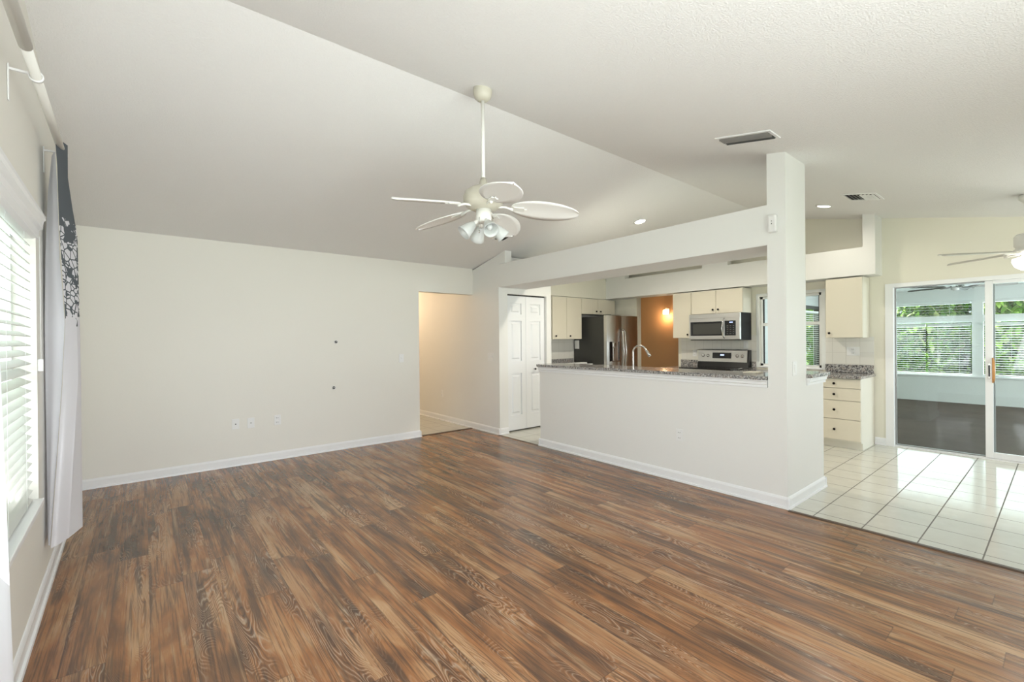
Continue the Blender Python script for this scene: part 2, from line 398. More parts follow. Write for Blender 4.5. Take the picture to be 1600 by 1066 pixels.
# baseboards
BP = [(0, 0), (.024, 0), (.022, .016), (.013, .02), (.013, .075), (.008, .088), (.004, .094), (0, .095)]
def bb_y(mb, x, y0, y1, d): mb.prism('y', [(x+d*a_, z_) for a_, z_ in BP], y0, y1)
def bb_x(mb, y, x0, x1, d): mb.prism('x', [(y+d*a_, z_) for a_, z_ in BP], x0, x1)
c = MB(); bb_x(c, YF, -.47, 3.065, -1); bb_y(c, 3.065, YF-.02, YF+.12, 1); struct('baseboard_far', c, TRIM)
c = MB(); bb_y(c, 0, YB, 5.84, 1); o = struct('baseboard_left', c, TRIM); o.location = (XW0, 0, 0); o.rotation_euler = (0, 0, TW)
c = MB(); bb_y(c, XP, 5.18, 9.0, -1); bb_x(c, 5.2, XP-.022, 4.16, -1); struct('baseboard_hall', c, TRIM)
c = MB(); bb_y(c, XP, 1.40, 4.355, -1); bb_x(c, 1.42, XP-.022, 4.88, -1); bb_x(c, 4.335, XP-.022, XP+.12, 1); bb_y(c, 4.86, 1.40, 1.56, 1); struct('baseboard_peninsula', c, TRIM)
c = MB(); bb_y(c, XR, 1.44, 1.555, -1); bb_y(c, XR, YB, SLY0-.05, -1); bb_x(c, YB, 2.65, 7.26, 1); struct('baseboard_right', c, TRIM)

# soffits over the kitchen cabinets with plant ledge openings
SX = 6.95; SB, ST = 2.15, 2.50
c = MB()
c.box(SX, XR, 1.475, 5.93, SB, SB+.10)           # soffit bottom
c.box(SX, SX+.10, 1.475, 5.93, SB+.10, ST); c.box(SX+.10, XR, 1.475, 1.575, SB+.10, ST)
c.box(SX+.10, XR, 1.575, 5.93, ST-.10, ST)
for y0, y1 in ((1.475, 1.60), (3.28, 3.69), (5.18, 5.62)):
    pts = [(y0, ST), (y1, ST), (y1, cz(y1))]+([(y0, cz(y0))]); c.prism('x', pts, SX, XR if y0 < 2 else SX+.12)
struct('wall_soffit', c, WALLW)
c = MB(); c.prism('x', [(5.63, SB-.005), (5.93, SB-.005), (5.93, cz(5.93)), (5.63, cz(5.63))], 5.05, SX)
struct('wall_soffit_fridge', c, WALLY)

# hall shell, entry shell
c = MB(); c.box(2.5, 2.62, YF+.12, 9.1, 0, 2.45).box(2.62, 4.12, 9.0, 9.12, 0, 2.45); struct('wall_hall', c, WALL)
struct('ceiling_hall', MB().box(2.5, XP, YF+.12, 9.12, 2.4, 2.5), CEIL)
c = MB(); c.box(9.2, 9.32, 3.99, 7.12, 0, 2.5); struct('wall_entry', c, BROWN)
c = MB(); c.box(7.40, 9.2, 7.0, 7.12, 0, 2.5).box(7.40, 9.32, 3.87, 3.99, 0, 2.5); struct('wall_entry_side', c, BROWN)
struct('ceiling_entry', MB().box(7.40, 9.32, 3.87, 7.12, 2.5, 2.6), CEIL)
point('hall_light', (3.3, 8.1, 2.1), 14, (1, .72, .45), .12)
point('hall_light_near', (3.1, 6.9, 2.2), 3, (1, .72, .45), .1)

# ------------------------------------------------------------------ sunroom
SXF = 13.0
c = MB(); c.box(SXF, SXF+.18, -3.5, 3.87, -.01, .53); struct('wall_sunroom_knee', c, KNEE)
c = MB(); c.box(SXF-.03, SXF+.18, -3.5, 3.87, .53, .555); struct('trim_6', c, VINYL)
c = MB(); c.box(SXF, SXF+.12, -3.5, 3.87, 2.10, 2.36); c.box(7.40, 9.32, 3.86, 3.87, 0, 2.36)
c.box(9.32, 10.2, 3.87, 3.99, 0, 2.36).box(10.2, 13.12, 3.87, 3.99, 2.13, 2.36).box(10.2, 13.12, 3.87, 3.99, 0, .5).box(12.95, 13.12, 3.87, 3.99, .5, 2.13)
c.box(7.40, 13.12, -3.62, -3.5, 0, 2.36); struct('wall_sunroom', c, SUNW)
struct('ceiling_sunroom', MB().box(7.40, 13.3, -3.62, 3.99, 2.36, 2.45), SUNW)
# window bays
posts = [3.80, 1.13, -1.30, -3.42]
w_ = sroot('window_1')
c = MB()
for py in posts: c.box(SXF+.002, SXF+.105, py-.08, py+.08, .556, 2.099)
c.box(SXF+.01, SXF+.11, -3.49, 3.86, 1.66, 1.80).box(SXF+.012, SXF+.112, -3.49, 3.86, 2.05, 2.098).box(SXF+.012, SXF+.112, -3.49, 3.86, .557, .60)
c.build('window_frame', VINYL, w_)
MB().box(SXF+.07, SXF+.076, -3.5, 3.87, .56, 2.10).build('window_pane', GLASS, w_)
def blind(x, y0, y1, z0, z1, pitch, label, axis='x', tilt=25, depth=.05, name='window_blind', group=None, mt=None, loc=None, rz=0, parent=None):
    """horizontal slat blind in plane x (axis x) or plane y"""
    L = loc or ((x, (y0+y1)/2, z0) if axis == 'x' else ((y0+y1)/2, x, z0))
    t = thing(name, L, label, 'window blind', group, rz)
    q = MB((0, 0, 0)); k = 0; z = z0+.02
    while z < z1-.045:
        s_ = bmesh.new(); bmesh.ops.create_cube(s_, size=1)
        mt_ = Matrix.Diagonal((depth, (y1-y0), .003, 1)); rot = Matrix.Rotation(R(tilt), 4, 'Y')
        m4 = Matrix.Translation((0, 0, z-z0)) @ rot @ mt_
        if axis == 'y': m4 = Matrix.Rotation(PI/2, 4, 'Z') @ m4
        q.add(s_, m4); z += pitch
    q.build('slats', mt or SLAT, t)
    q = MB(); n_ = max(2, int((y1-y0)/.6))
    h = MB()
    if axis == 'x':
        h.box(-.03, .03, -(y1-y0)/2, (y1-y0)/2, z1-z0-.045, z1-z0)
        for k in range(n_): yy = -(y1-y0)/2+(y1-y0)*(k+.5)/n_; MB().box(-depth/2-.001, -depth/2+.001, yy-.002, yy+.002, .02, z1-z0-.04).build('ladder_cord', VINYL, t)
    else:
        h.box(-(y1-y0)/2, (y1-y0)/2, -.03, .03, z1-z0-.045, z1-z0)
        for k in range(n_): yy = -(y1-y0)/2+(y1-y0)*(k+.5)/n_; MB().box(yy-.002, yy+.002, -depth/2-.001, -depth/2+.001, .02, z1-z0-.04).build('ladder_cord', VINYL, t)
    h.build('headrail', VINYL, t)
    return t
SG = 'blinds in the sunroom windows'
BX = SXF-.045
blind(BX, 1.90, 3.70, .575, 1.64, .047, 'white slat blind in lower sunroom window, left of its bay', group=SG, tilt=14)
blind(BX, 1.22, 1.87, .575, 1.64, .047, 'white slat blind in lower sunroom window, narrow one beside the post', group=SG, tilt=14)
blind(BX, 1.22, 3.70, 1.80, 2.08, .055, 'short white slat blind in transom above the wide sunroom window', group=SG, tilt=1, depth=.03)
blind(BX, -1.20, 1.04, .575, 1.64, .047, 'white slat blind behind the right panel of sliding door', group=SG, tilt=14)
# side window of sunroom, seen through the kitchen window
w_ = sroot('window_2')
c = MB()
for a_, b_, z0, z1 in ((10.2, 10.28, .5, 2.13), (12.87, 12.95, .5, 2.13), (11.5, 11.58, .5, 2.13), (10.2, 12.95, 2.05, 2.13), (10.2, 12.95, .5, .58)): c.box(a_, b_, 3.85, 3.95, z0, z1)
c.build('window_frame', FSIDE, w_); MB().box(10.2, 12.95, 3.92, 3.926, .5, 2.13).build('window_pane', GLASS, w_)
blind(3.83, 10.3, 12.85, .6, 2.0, .047, 'grey slat blind in the sunroom side window seen over the sink', axis='y', group=SG, tilt=14)

# ------------------------------------------------------------------ ceiling fans
def fan_blade(L0, L1, wid, t_, tip=.0, n_=22, ell=True):
    """blade along +x from L0 to L1 with oval outline, thickness t_"""
    b = bmesh.new(); T, B = [], []
    for i in range(n_+1):
        f = .5-.5*math.cos(PI*i/n_); x = L0+(L1-L0)*f
        wd = wid*(max(0, math.sin(PI*min(1, max(0, (f*.992+.008)**.92))))**.47) if ell else wid*(.72+.28*f)*(1-(max(0, f-.93)/.07)**2*.5)
        wd = max(wd, .004); rowT, rowB = [], []
        for j in range(7):
            u = j/6*2-1; cr = -.010*u*u-tip*f*f
            rowT.append(b.verts.new((x, wd*u, cr+t_/2))); rowB.append(b.verts.new((x, wd*u, cr-t_/2)))
        T.append(rowT); B.append(rowB)
    for i in range(n_):
        for j in range(6):
            b.faces.new((T[i][j], T[i+1][j], T[i+1][j+1], T[i][j+1])); b.faces.new((B[i][j], B[i][j+1], B[i+1][j+1], B[i+1][j]))
        b.faces.new((T[i][0], B[i][0], B[i+1][0], T[i+1][0])); b.faces.new((T[i][6], T[i+1][6], B[i+1][6], B[i][6]))
    for j in range(6):
        b.faces.new((T[0][j], T[0][j+1], B[0][j+1], B[0][j])); b.faces.new((T[-1][j], B[-1][j], B[-1][j+1], T[-1][j+1]))
    bmesh.ops.recalc_face_normals(b, faces=b.faces[:])
    for f in b.faces: f.smooth = True
    return b
def ceiling_fan(x, y, zc, zblade, az, label, blade_mat, style):
    t = thing('ceiling_fan', (x, y, zc), label, 'ceiling fan')
    H = zblade-zc    # blade plane relative to ceiling
    if style == 'living':
        MB().lathe([(0, .02), (.062, .02), (.064, -.03), (.055, -.06), (.035, -.078), (.022, -.082), (0, -.082)], (0, 0, 0)).build('canopy', FANB, t)
        MB().tube([(0, 0, -.06), (0, 0, H+.17)], .0125).build('downrod', FANW, t)
        MB().lathe([(0, .215), (.018, .215), (.030, .17), (.04, .155), (.09, .145), (.125, .12), (.138, .085), (.135, .05), (.118, .02), (.08, .0), (.0, .0)], (0, 0, H+.03)).build('motor_housing', FANB, t)
        MB().lathe([(0, .04), (.052, .04), (.054, -.02), (.052, -.045), (.03, -.05), (0, -.05)], (0, 0, H-.01)).build('switch_housing', FANW, t)
        droop = .07; L0, L1, wid = .19, .652, .122
    elif style == 'bowl':
        MB().lathe([(0, .0), (.075, .0), (.075, -.03), (.04, -.07), (.02, -.075), (0, -.075)], (0, 0, 0)).build('canopy', FANW, t)
        MB().tube([(0, 0, -.06), (0, 0, H+.14)], .012).build('downrod', FANW, t)
        MB().lathe([(0, .16), (.03, .16), (.09, .15), (.105, .13), (.105, .05), (.09, .03), (.11, .01), (.06, -.02), (0, -.02)], (0, 0, H)).build('motor_housing', FANW, t)
        MB().lathe([(.05, -.02), (.06, -.045), (.115, -.065), (.118, -.09), (.10, -.135), (.06, -.165), (.0, -.175)], (0, 0, H)).build('lamp_bowl', FROST2, t)
        droop = 0; L0, L1, wid = .15, .68, .068
    else:
        MB().lathe([(0, 0), (.15, 0), (.155, -.04), (.15, -.10), (.12, -.14), (.0, -.14)], (0, 0, 0)).build('motor_housing', VENT, t)
        MB().lathe([(0, 0), (.05, 0), (.05, -.05), (.0, -.06)], (0, 0, H-.01)).build('switch_housing', WHITE, t)
        droop = 0; L0, L1, wid = .16, .68, .068
    for k in range(5):
        a_ = R(az+72*k); rot = Matrix.Rotation(a_, 4, 'Z')
        pitch = Matrix.Rotation(R(-13), 4, 'X'); dr = Matrix.Rotation(math.atan2(droop, .65), 4, 'Y')
        b = fan_blade(L0, L1, wid, .006, ell=(style == 'living'))
        q = MB(); q.add(b, dr @ pitch)
        bo = q.build('blade', blade_mat, t); bo.matrix_local = Matrix.Translation((0, 0, H+droop)) @ rot
        if style == 'porch' and k in (1, 2): bo.data.materials.clear(); bo.data.materials.append(WHITE)
        q = MB(); q.tube([(.05, 0, H+droop-.005), (.10, 0, H+droop-.022), (.15, 0, H+droop-.024), (.20, 0, H+droop-.024-droop*.28)], [.010, .009, .008, .009], 8)
        q.add(_plate(L0+.02), Matrix.Translation((0, 0, H+droop-.012)) @ dr @ pitch)
        ar = q.build('blade_arm', FANW if style != 'porch' else VENT, t); ar.rotation_euler = (0, 0, a_)
    return t, H
def _plate(x0):
    b = bmesh.new(); bmesh.ops.create_cube(b, size=1)
    for v in b.verts: v.co = Vector((x0+.03+v.co.x*.11, v.co.y*.045, v.co.z*.008))
    bmesh.ops.bevel(b, geom=[e for e in b.edges if abs(e.verts[0].co.z-e.verts[1].co.z) > .004], offset=.018, segments=4, affect='EDGES')
    return b
FX, FY = 1.80, 2.50
zc = cz(FY)
t, H = ceiling_fan(FX, FY, zc, 2.235, 177, 'white wicker-bladed ceiling fan with glass lights on long rod in living room', WOVEN, 'living')
for k, a_ in enumerate((-126+20, -126+110, -126+200, -126+290)):
    a_ = R(a_); d = Vector((math.cos(a_)*.74, math.sin(a_)*.74, -.67)).normalized(); b0 = Vector((math.cos(a_)*.045, math.sin(a_)*.045, H-.05))
    MB().tube([b0-d*.01, b0+d*.035], [.013, .017], 12).build('lamp_holder', FANW, t)
    s0 = b0+d*.03
    sh = MB().lathe([(.018, 0), (.026, .012), (.036, .04), (.044, .075), (.052, .105), (.0505, .106), (.042, .075), (.034, .04), (.024, .014), (.016, .003)], s0, d, 24).build('lamp_shade', FROST, t)
    MB().lathe([(0, 0), (.010, .01), (.016, .04), (.020, .06), (.014, .078), (0, .084)], s0+d*.004, d, 16).build('bulb', FROST, sh)
q = MB(); q.tube([(-.05, -.02, H-.03), (-.06, -.03, H-.07), (-.06, -.03, H-.12)], .0015, 6).lathe([(0, 0), (.006, -.004), (.006, -.018), (0, -.022)], (-.06, -.03, H-.12), seg=10); q.build('pull_chain', CHROME, t)
ceiling_fan(6.10, .195, cz(.195), 2.13, 128, 'pale ceiling fan with lit glass bowl, cut off at right picture edge', BLADE2, 'bowl')
point('dining_lamp', (6.10, .195, 1.93), 6, (1, .94, .84), .11)
ceiling_fan(10.0, 1.12, 2.36, 2.17, 135, 'dark-bladed ceiling fan in the sunroom beyond the sliding door', BLADE3, 'porch')

# ------------------------------------------------------------------ left window, blind, curtains (local frame of the left wall)
def wl(o): o.location = (XW0, 0, 0); o.rotation_euler = (0, 0, TW); return o
w_ = wl(sroot('window_3'))
c = MB()
for a_, b_, z0, z1 in ((WY0, WY0+.05, WZ0, WZ1), (WY1-.05, WY1, WZ0, WZ1), (WY0, WY1, WZ1-.05, WZ1), (WY0, WY1, WZ0+.02, WZ0+.07), ((WY0+WY1)/2-.03, (WY0+WY1)/2+.03, WZ0, WZ1), (WY0, WY1, 1.24, 1.29)):
    c.box(-.125, -.085, a_, b_, z0, z1)
c.build('window_frame', VINYL, w_); MB().box(-.108, -.104, WY0+.02, WY1-.02, WZ0+.03, WZ1-.02).build('window_pane', GLASS, w_)
MB().box(-.085, .022, WY0-.03, WY1, WZ0-.01, WZ0+.018, .004).build('window_sill', TRIM, w_)
t = thing('window_blind', (XW0, 0, 0), 'large white wooden slat blind in the left wall window', 'window blind', None, TW)
q = MB(); z = .585
i = 0
while z < 1.92:
    s_ = bmesh.new(); bmesh.ops.create_cube(s_, size=1)
    q.add(s_, Matrix.Translation((-.040, (WY0+WY1)/2, z)) @ Matrix.Rotation(R(30), 4, 'Y') @ Matrix.Diagonal((.050, WY1-WY0-.05, .003, 1))); z += .047
q.build('slats', SLAT, t)
q = MB()
for yy in (1.5, 2.2, 2.75, 3.2): MB().box(-.016, -.015, yy-.001, yy+.001, .57, 1.95).build('ladder_cord', VINYL, t)
MB().box(-.066, -.014, WY0+.03, WY1-.03, .552, .566, .003).build('bottom_rail', SLAT, t)
MB().prism('y', [(-.07, 1.93), (-.012, 1.93), (.006, 1.94), (.008, 1.985), (.022, 1.995), (.026, 2.035), (.034, 2.045), (.034, 2.062), (0.001, 2.062), (0.001, 2.0), (-.07, 1.995)], WY0-.05, 3.47).build('valance', TRIM, t)
q = MB(); q.tube([(.012, 3.44, 1.95), (.013, 3.44, 1.30)], .0015, 6).box(.0, .022, 3.43, 3.452, 1.235, 1.30, .004); q.build('tilt_cord', WHITE, t)
# rod
t = thing('curtain_rod', (XW0, 0, 0), 'cream tubular curtain rod on wall brackets above the left window', 'curtain rod', None, TW)
q = MB(); q.tube([(.082, 1.3, 2.495), (.082, 2.45, 2.495)], .0205, 16).tube([(.082, 2.40, 2.495), (.082, 3.80, 2.495)], .0175, 16); q.build('pole', FANW, t)
for by in (2.71, 3.73):
    q = MB(); q.box(0.001, .006, by-.01, by+.01, 2.37, 2.52, .002).box(.004, .062, by-.005, by+.005, 2.497, 2.506)
    q.lathe([(.019, -.007), (.024, -.007), (.024, .007), (.019, .007), (.019, -.007)], (.082, by, 2.495), (0, 1, 0), 20); q.build('bracket', WHITE, t)
# curtains: sections given per height as polyline of (off, y)
def interp(tab, z):
    for (z0, a0), (z1, a1) in zip(tab, tab[1:]):
        if z0 >= z >= z1: f = (z0-z)/(z0-z1); return [(p[0]+(r[0]-p[0])*f, p[1]+(r[1]-p[1])*f) for p, r in zip(a0, a1)]
    return tab[-1][1] if z < tab[-1][0] else tab[0][1]
def sheet(tab, ztop, zbot, wav, nseg=10, thick=.002, skew=0):
    b = bmesh.new(); rows = []; nz = 60
    for i in range(nz+1):
        z = ztop+(zbot-ztop)*i/nz; pl = interp(tab, z); pts = []
        for (a0, a1) in zip(pl, pl[1:]):
            for k in range(nseg): f = k/nseg; pts.append((a0[0]+(a1[0]-a0[0])*f, a0[1]+(a1[1]-a0[1])*f))
        pts.append(pl[-1]); row = []
        for j, (ox, oy) in enumerate(pts):
            f = j/(len(pts)-1); ww = wav*math.sin(f*PI*5+1)*min(1, .35+i/nz*.8)
            row.append(b.verts.new((ox+ww*.3, oy+ww, z+skew*f*(i/nz))))
        rows.append(row)
    for A, B in zip(rows, rows[1:]):
        for j in range(len(A)-1): b.faces.new((A[j], A[j+1], B[j+1], B[j]))
    for f in b.faces: f.smooth = True
    return b
t = thing('curtain', (XW0, 0, 0), 'white curtain with slate floral band at far end of the rod', 'curtain', 'curtains at the left window', TW)
#   z : fold edge E -> right edge R
tabR = [(2.52, [(.068, 3.50), (.110, 3.62), (.100, 3.70)]), (2.37, [(.073, 3.53), (.100, 3.75), (.088, 3.85)]), (2.05, [(.076, 3.55), (.130, 3.80), (.131, 3.88)]),
        (1.51, [(.096, 3.55), (.136, 3.72), (.139, 3.87)]), (1.16, [(.081, 3.55), (.138, 3.70), (.143, 3.87)]), (.80, [(.060, 3.55), (.120, 3.66), (.145, 3.87)]), (.24, [(.026, 3.55), (.090, 3.68), (.145, 3.87)])]
q = MB(); q.add(sheet(tabR, 2.52, .245, .012, 14)); q.build('panel', CURT, t)
tabL = [(2.47, [(.068, 3.505), (.050, 3.60), (.045, 3.70)]), (2.24, [(.072, 3.545), (.025, 3.65), (.02, 3.80)]), (1.88, [(.076, 3.555), (.012, 3.65), (.010, 3.80)]),
        (1.51, [(.095, 3.555), (.006, 3.65), (.008, 3.80)]), (1.16, [(.080, 3.555), (.006, 3.65), (.008, 3.80)]), (.80, [(.059, 3.555), (.008, 3.65), (.008, 3.80)]), (.24, [(.025, 3.555), (.012, 3.63), (.010, 3.75)])]
q = MB(); q.add(sheet(tabL, 2.44, .26, .006, 14)); q.build('lining', LINING, t)
t = thing('curtain', (XW0, 0, 0), 'white curtain edge at near end of the rod, by the left picture edge', 'curtain', 'curtains at the left window', TW)
tabN = [(2.52, [(.05, 1.35), (.10, 1.43), (.05, 1.50), (.10, 1.56), (.07, 1.60)]), (1.75, [(.04, 1.38), (.10, 1.45), (.05, 1.52), (.10, 1.60), (.07, 1.68)]), (1.45, [(.04, 1.40), (.12, 1.55), (.05, 1.66), (.10, 1.80), (.075, 1.90)]), (.25, [(.04, 1.42), (.13, 1.58), (.05, 1.76), (.11, 1.90), (.088, 1.98)])]
q = MB(); q.add(sheet(tabN, 2.52, .25, .006, 8)); q.build('panel', CURT, t)

# ------------------------------------------------------------------ pantry bifold door
d_ = sroot('door_1', (4.16, 5.25, 0))
def bifold(x0, x1, knob):
    y = 5.248; ft = MB(d_)
    z0, z1 = .022, 2.042
    # stiles and rails leave three raised panels
    px0, px1 = x0+.085, x1-.085 if x1-x0 > .3 else x1-.07
    rails = [(z0, .245), (.875, 1.06), (1.665, 1.765), (1.93, z1)]
    ft.box(x0, px0, y, y+.035, z0, z1); ft.box(px1, x1, y, y+.035, z0, z1)
    for a_, b_ in rails: ft.box(px0, px1, y, y+.035, a_, b_)
    o = ft.build('door_leaf', DOORW, d_)
    for (a_, b_) in ((.245, .875), (1.06, 1.665), (1.765, 1.93)):
        q = MB(d_); q.box(px0, px1, y+.018, y+.030, a_, b_)
        q.bm.faces.ensure_lookup_table()
        s_ = bmesh.new(); bmesh.ops.create_cube(s_, size=1)
        e_ = .028
        for v in s_.verts:
            sm = .022 if v.co.y < 0 else 0
            v.co = Vector(((px0+px1)/2+v.co.x*2*((px1-px0)/2-e_-sm), y+.004+(v.co.y+.5)*.018, (a_+b_)/2+v.co.z*2*((b_-a_)/2-e_-sm)))
        q.add(s_); q.build('raised_panel', DOORW, o)
    if knob:
        q = MB(d_); q.lathe([(0, -.045), (.012, -.043), (.016, -.034), (.012, -.025), (.006, -.02), (.007, 0), (0, 0)], (knob, y, .925), (0, 1, 0), 16); q.build('door_knob', KNOB, o)
bifold(4.166, 4.553, None); bifold(4.557, 4.944, 4.72)
MB(d_).box(4.165, 4.945, 5.24, 5.29, 2.046, 2.06).build('top_track', DARK, d_)
# closet dark interior behind gap
# ------------------------------------------------------------------ sliding door
d_ = sroot('door_2', (XR, .5, 0))
q = MB(d_); xf = XR-.012
q.box(xf, XR+.11, SLY1-.035, SLY1+.045, 0, SLZ+.04).box(xf, XR+.11, SLY0-.045, SLY0+.035, 0, SLZ+.04).box(xf, XR+.11, SLY0+.035, SLY1-.035, SLZ-.008, SLZ+.04).box(xf+.02, XR+.11, SLY0+.035, SLY1-.035, 0, .018)
q.build('door_frame', TRIM, d_)
def panel(y0, y1, x, m1=.05):
    q = MB(d_); q.box(x, x+.03, y0, y0+m1, .02, SLZ-.01, .003).box(x, x+.03, y1-m1, y1, .02, SLZ-.01, .003).box(x, x+.03, y0+m1, y1-m1, .02, .085, .003).box(x, x+.03, y0+m1, y1-m1, SLZ-.045, SLZ-.01, .003)
    o = q.build('sliding_panel', TRIM, d_)
    MB(d_).box(x+.013, x+.017, y0+m1-.01, y1-m1+.01, .08, SLZ-.04).build('glass_pane', GLASS, o); return o
pn = panel(SLY0+.04, .575, XR+.015, .062)
q = MB(d_); q.box(XR+.06, XR+.09, .50, .545, .02, SLZ-.01).box(XR+.06, XR+.09, SLY1-.05, SLY1-.036, .02, SLZ-.01).box(XR+.06, XR+.09, .545, SLY1-.05, .018, .03).box(XR+.06, XR+.09, .545, SLY1-.05, SLZ-.02, SLZ-.01)
o = q.build('fixed_panel', VENT, d_); MB(d_).box(XR+.073, XR+.077, .545, SLY1-.05, .03, SLZ-.02).build('glass_pane', GLASS, o)
q = MB(d_); q.box(XR+.005, XR+.016, .53, .556, .90, 1.075, .003); o = q.build('handle_plate', CHROME, pn)
MB(d_).box(XR+.0, XR+.006, .536, .550, .925, 1.05, .002).build('latch', BLACK, o)
q = MB(d_); q.tube([(XR+.012, .515, .86), (XR-.03, .508, .90), (XR-.042, .505, .99), (XR-.03, .508, 1.08), (XR+.012, .515, 1.13)], [.008, .012, .013, .012, .008], 10); q.build('pull_handle', ORANGE, pn)

# ------------------------------------------------------------------ kitchen window
w_ = sroot('window_4', (XR, 2.5, KZ0))
q = MB(w_); xa, xb = XR-.006, XR+.10
q.box(XR+.03, xb, KY0, KY0+.035, KZ0, KZ1).box(XR+.03, xb, KY1-.035, KY1, KZ0, KZ1).box(XR+.03, xb, KY0, KY1, KZ1-.035, KZ1).box(XR+.03, xb, KY0, KY1, KZ0, KZ0+.035).box(XR+.04, XR+.08, KY0, KY1, 1.555, 1.60)
q.build('window_frame', VINYL, w_)
for (a_, b_, c_, e_) in ((KY0+.035, KY1-.035, 1.60, KZ1-.035), (KY0+.035, KY1-.035, KZ0+.035, 1.555)):
    q = MB(w_); q.box(XR+.045, XR+.07, a_, a_+.012, c_, e_).box(XR+.045, XR+.07, b_-.012, b_, c_, e_); o = q.build('sash', DARK, w_)
    MB(w_).box(XR+.055, XR+.058, a_, b_, c_, e_).build('window_pane', GLASS, o)
MB(w_).box(XR-.02, XR+.10, KY0-.01, KY1+.01, KZ0-.02, KZ0+.004, .004).build('window_sill', TRIM, w_)
c = MB(); c.box(XR-.008, XR+.002, KY0-.05, KY0, KZ0-.02, KZ1+.045).box(XR-.008, XR+.002, KY1, KY1+.045, KZ0-.02, KZ1+.045).box(XR-.008, XR+.002, KY0, KY1, KZ1, KZ1+.045); struct('trim_7', c, VINYL)
# backsplash tile
c = MB(); c.box(XR-.009, XR, 1.56, KY0-.05, .915, 1.38).box(XR-.009, XR, KY1+.045, 4.24, .915, 1.42); c.box(5.06, 6.4, 5.921, 5.93, .915, 1.42); struct('trim_8', c, WTILE)

# ------------------------------------------------------------------ cabinets
def knob(q, p, d): q.lathe([(0, .030), (.010, .029), (.0155, .023), (.014, .016), (.006, .012), (.007, 0), (0, 0)], p, d, 16)
def cab_x(name, y0, y1, z0, z1, xf, doors, label, group=None, cat='kitchen cabinet', bottomless=False, drawers=None, xback=XR-.01):
    """cabinet against the right wall, front facing -x at xf. doors: list of (y0,y1,knob_y,knob_z)"""
    t = thing(name, ((xf+xback)/2, (y0+y1)/2, z0), label, cat, group)
    q = MB(t)
    if drawers: q.box(xf+.02, xback, y0, y1, z0+.09, z1).box(xf+.075, xback, y0, y1, z0, z0+.09)
    else: q.box(xf+.02, xback, y0, y1, z0, z1)
    q.build('body', CABIN, t)
    for (a_, b_, ky, kz) in doors or []:
        o = MB(t).box(xf, xf+.019, a_, b_, z0+.002, z1-.012, .002).build('door', CAB, t)
        if ky is not None:
            k_ = MB(t); knob(k_, (xf, ky, kz), (-1, 0, 0)); k_.build('knob', KNOB, o)
    for (a_, b_) in drawers or []:
        o = MB(t).box(xf, xf+.019, y0+.003, y1-.003, a_, b_, .002).build('drawer', CAB, t)
        k_ = MB(t); knob(k_, (xf, (y0+y1)/2, (a_+b_)/2), (-1, 0, 0)); k_.build('knob', KNOB, o)
    return t
UC = 'upper kitchen cabinets'
cab_x('kitchen_cabinet', 1.605, 2.0, 1.37, 2.135, SX, [(1.608, 1.997, 1.955, 1.43)], 'single-door cream upper cabinet right of the kitchen window', UC)
cab_x('kitchen_cabinet', 3.06, 3.875, 1.765, 2.135, SX, [(3.063, 3.465, 3.425, 1.825), (3.470, 3.872, 3.51, 1.825)], 'two-door short cream cabinet above the microwave', UC)
cab_x('kitchen_cabinet', 3.879, 4.21, 1.385, 2.135, SX, [(3.882, 4.207, 3.935, 1.44)], 'single-door cream upper cabinet between microwave and brown passage', UC)
BXF = 6.65
dz = [(.752, .858), (.60, .744), (.37, .592), (.115, .362)]
cab_x('base_cabinet', 1.56, 2.09, 0, .868, BXF, None, 'cream four-drawer base cabinet by the sliding door', 'base cabinets on the range wall', drawers=dz)
cab_x('base_cabinet', 2.094, 3.055, 0, .868, BXF, [(2.097, 2.572, 2.53, .78), (2.577, 3.052, 2.62, .78)], 'cream base cabinet between drawer unit and range, below the window', 'base cabinets on the range wall')
cab_x('base_cabinet', 3.885, 4.24, 0, .868, BXF, [(3.888, 4.237, 3.94, .78)], 'narrow cream base cabinet left of the range', 'base cabinets on the range wall')
# fridge-side uppers facing -y
def cab_y(x0, x1, z0, z1, yf, yb, doors, label, group=None, z_door=None, name='kitchen_cabinet'):
    t = thing(name, ((x0+x1)/2, (yf+yb)/2, z0), label, 'kitchen cabinet', group)
    MB(t).box(x0, x1, yf+.02, yb, z0, z1).build('body', CABIN, t)
    for (a_, b_, kx, kz) in doors:
        o = MB(t).box(a_, b_, yf, yf+.019, z0+.002, z1-.012, .002).build('door', CAB, t)
        k_ = MB(t); knob(k_, (kx, yf, kz), (0, -1, 0)); k_.build('knob', KNOB, o)
    return t
YC = 5.60
cab_y(5.47, 6.215, 1.385, 2.135, YC, 5.92, [(5.473, 5.822, 5.545, 1.44), (5.827, 6.212, 5.90, 1.44)], 'tall two-door cream upper cabinet beside the pantry', UC)
cab_y(6.219, 7.18, 1.845, 2.135, YC, 5.92, [(6.222, 6.668, 6.615, 1.90), (6.673, 7.177, 6.735, 1.90)], 'short two-door cream cabinet above the refrigerator', UC)
t = cab_y(5.06, 6.30, .0, .868, 5.33, 5.92, [(5.063, 5.47, 5.42, .8), (5.475, 5.885, 5.52, .8), (5.89, 6.297, 6.25, .8)], 'cream base cabinet run left of the refrigerator, behind the bar', None, name='base_cabinet')
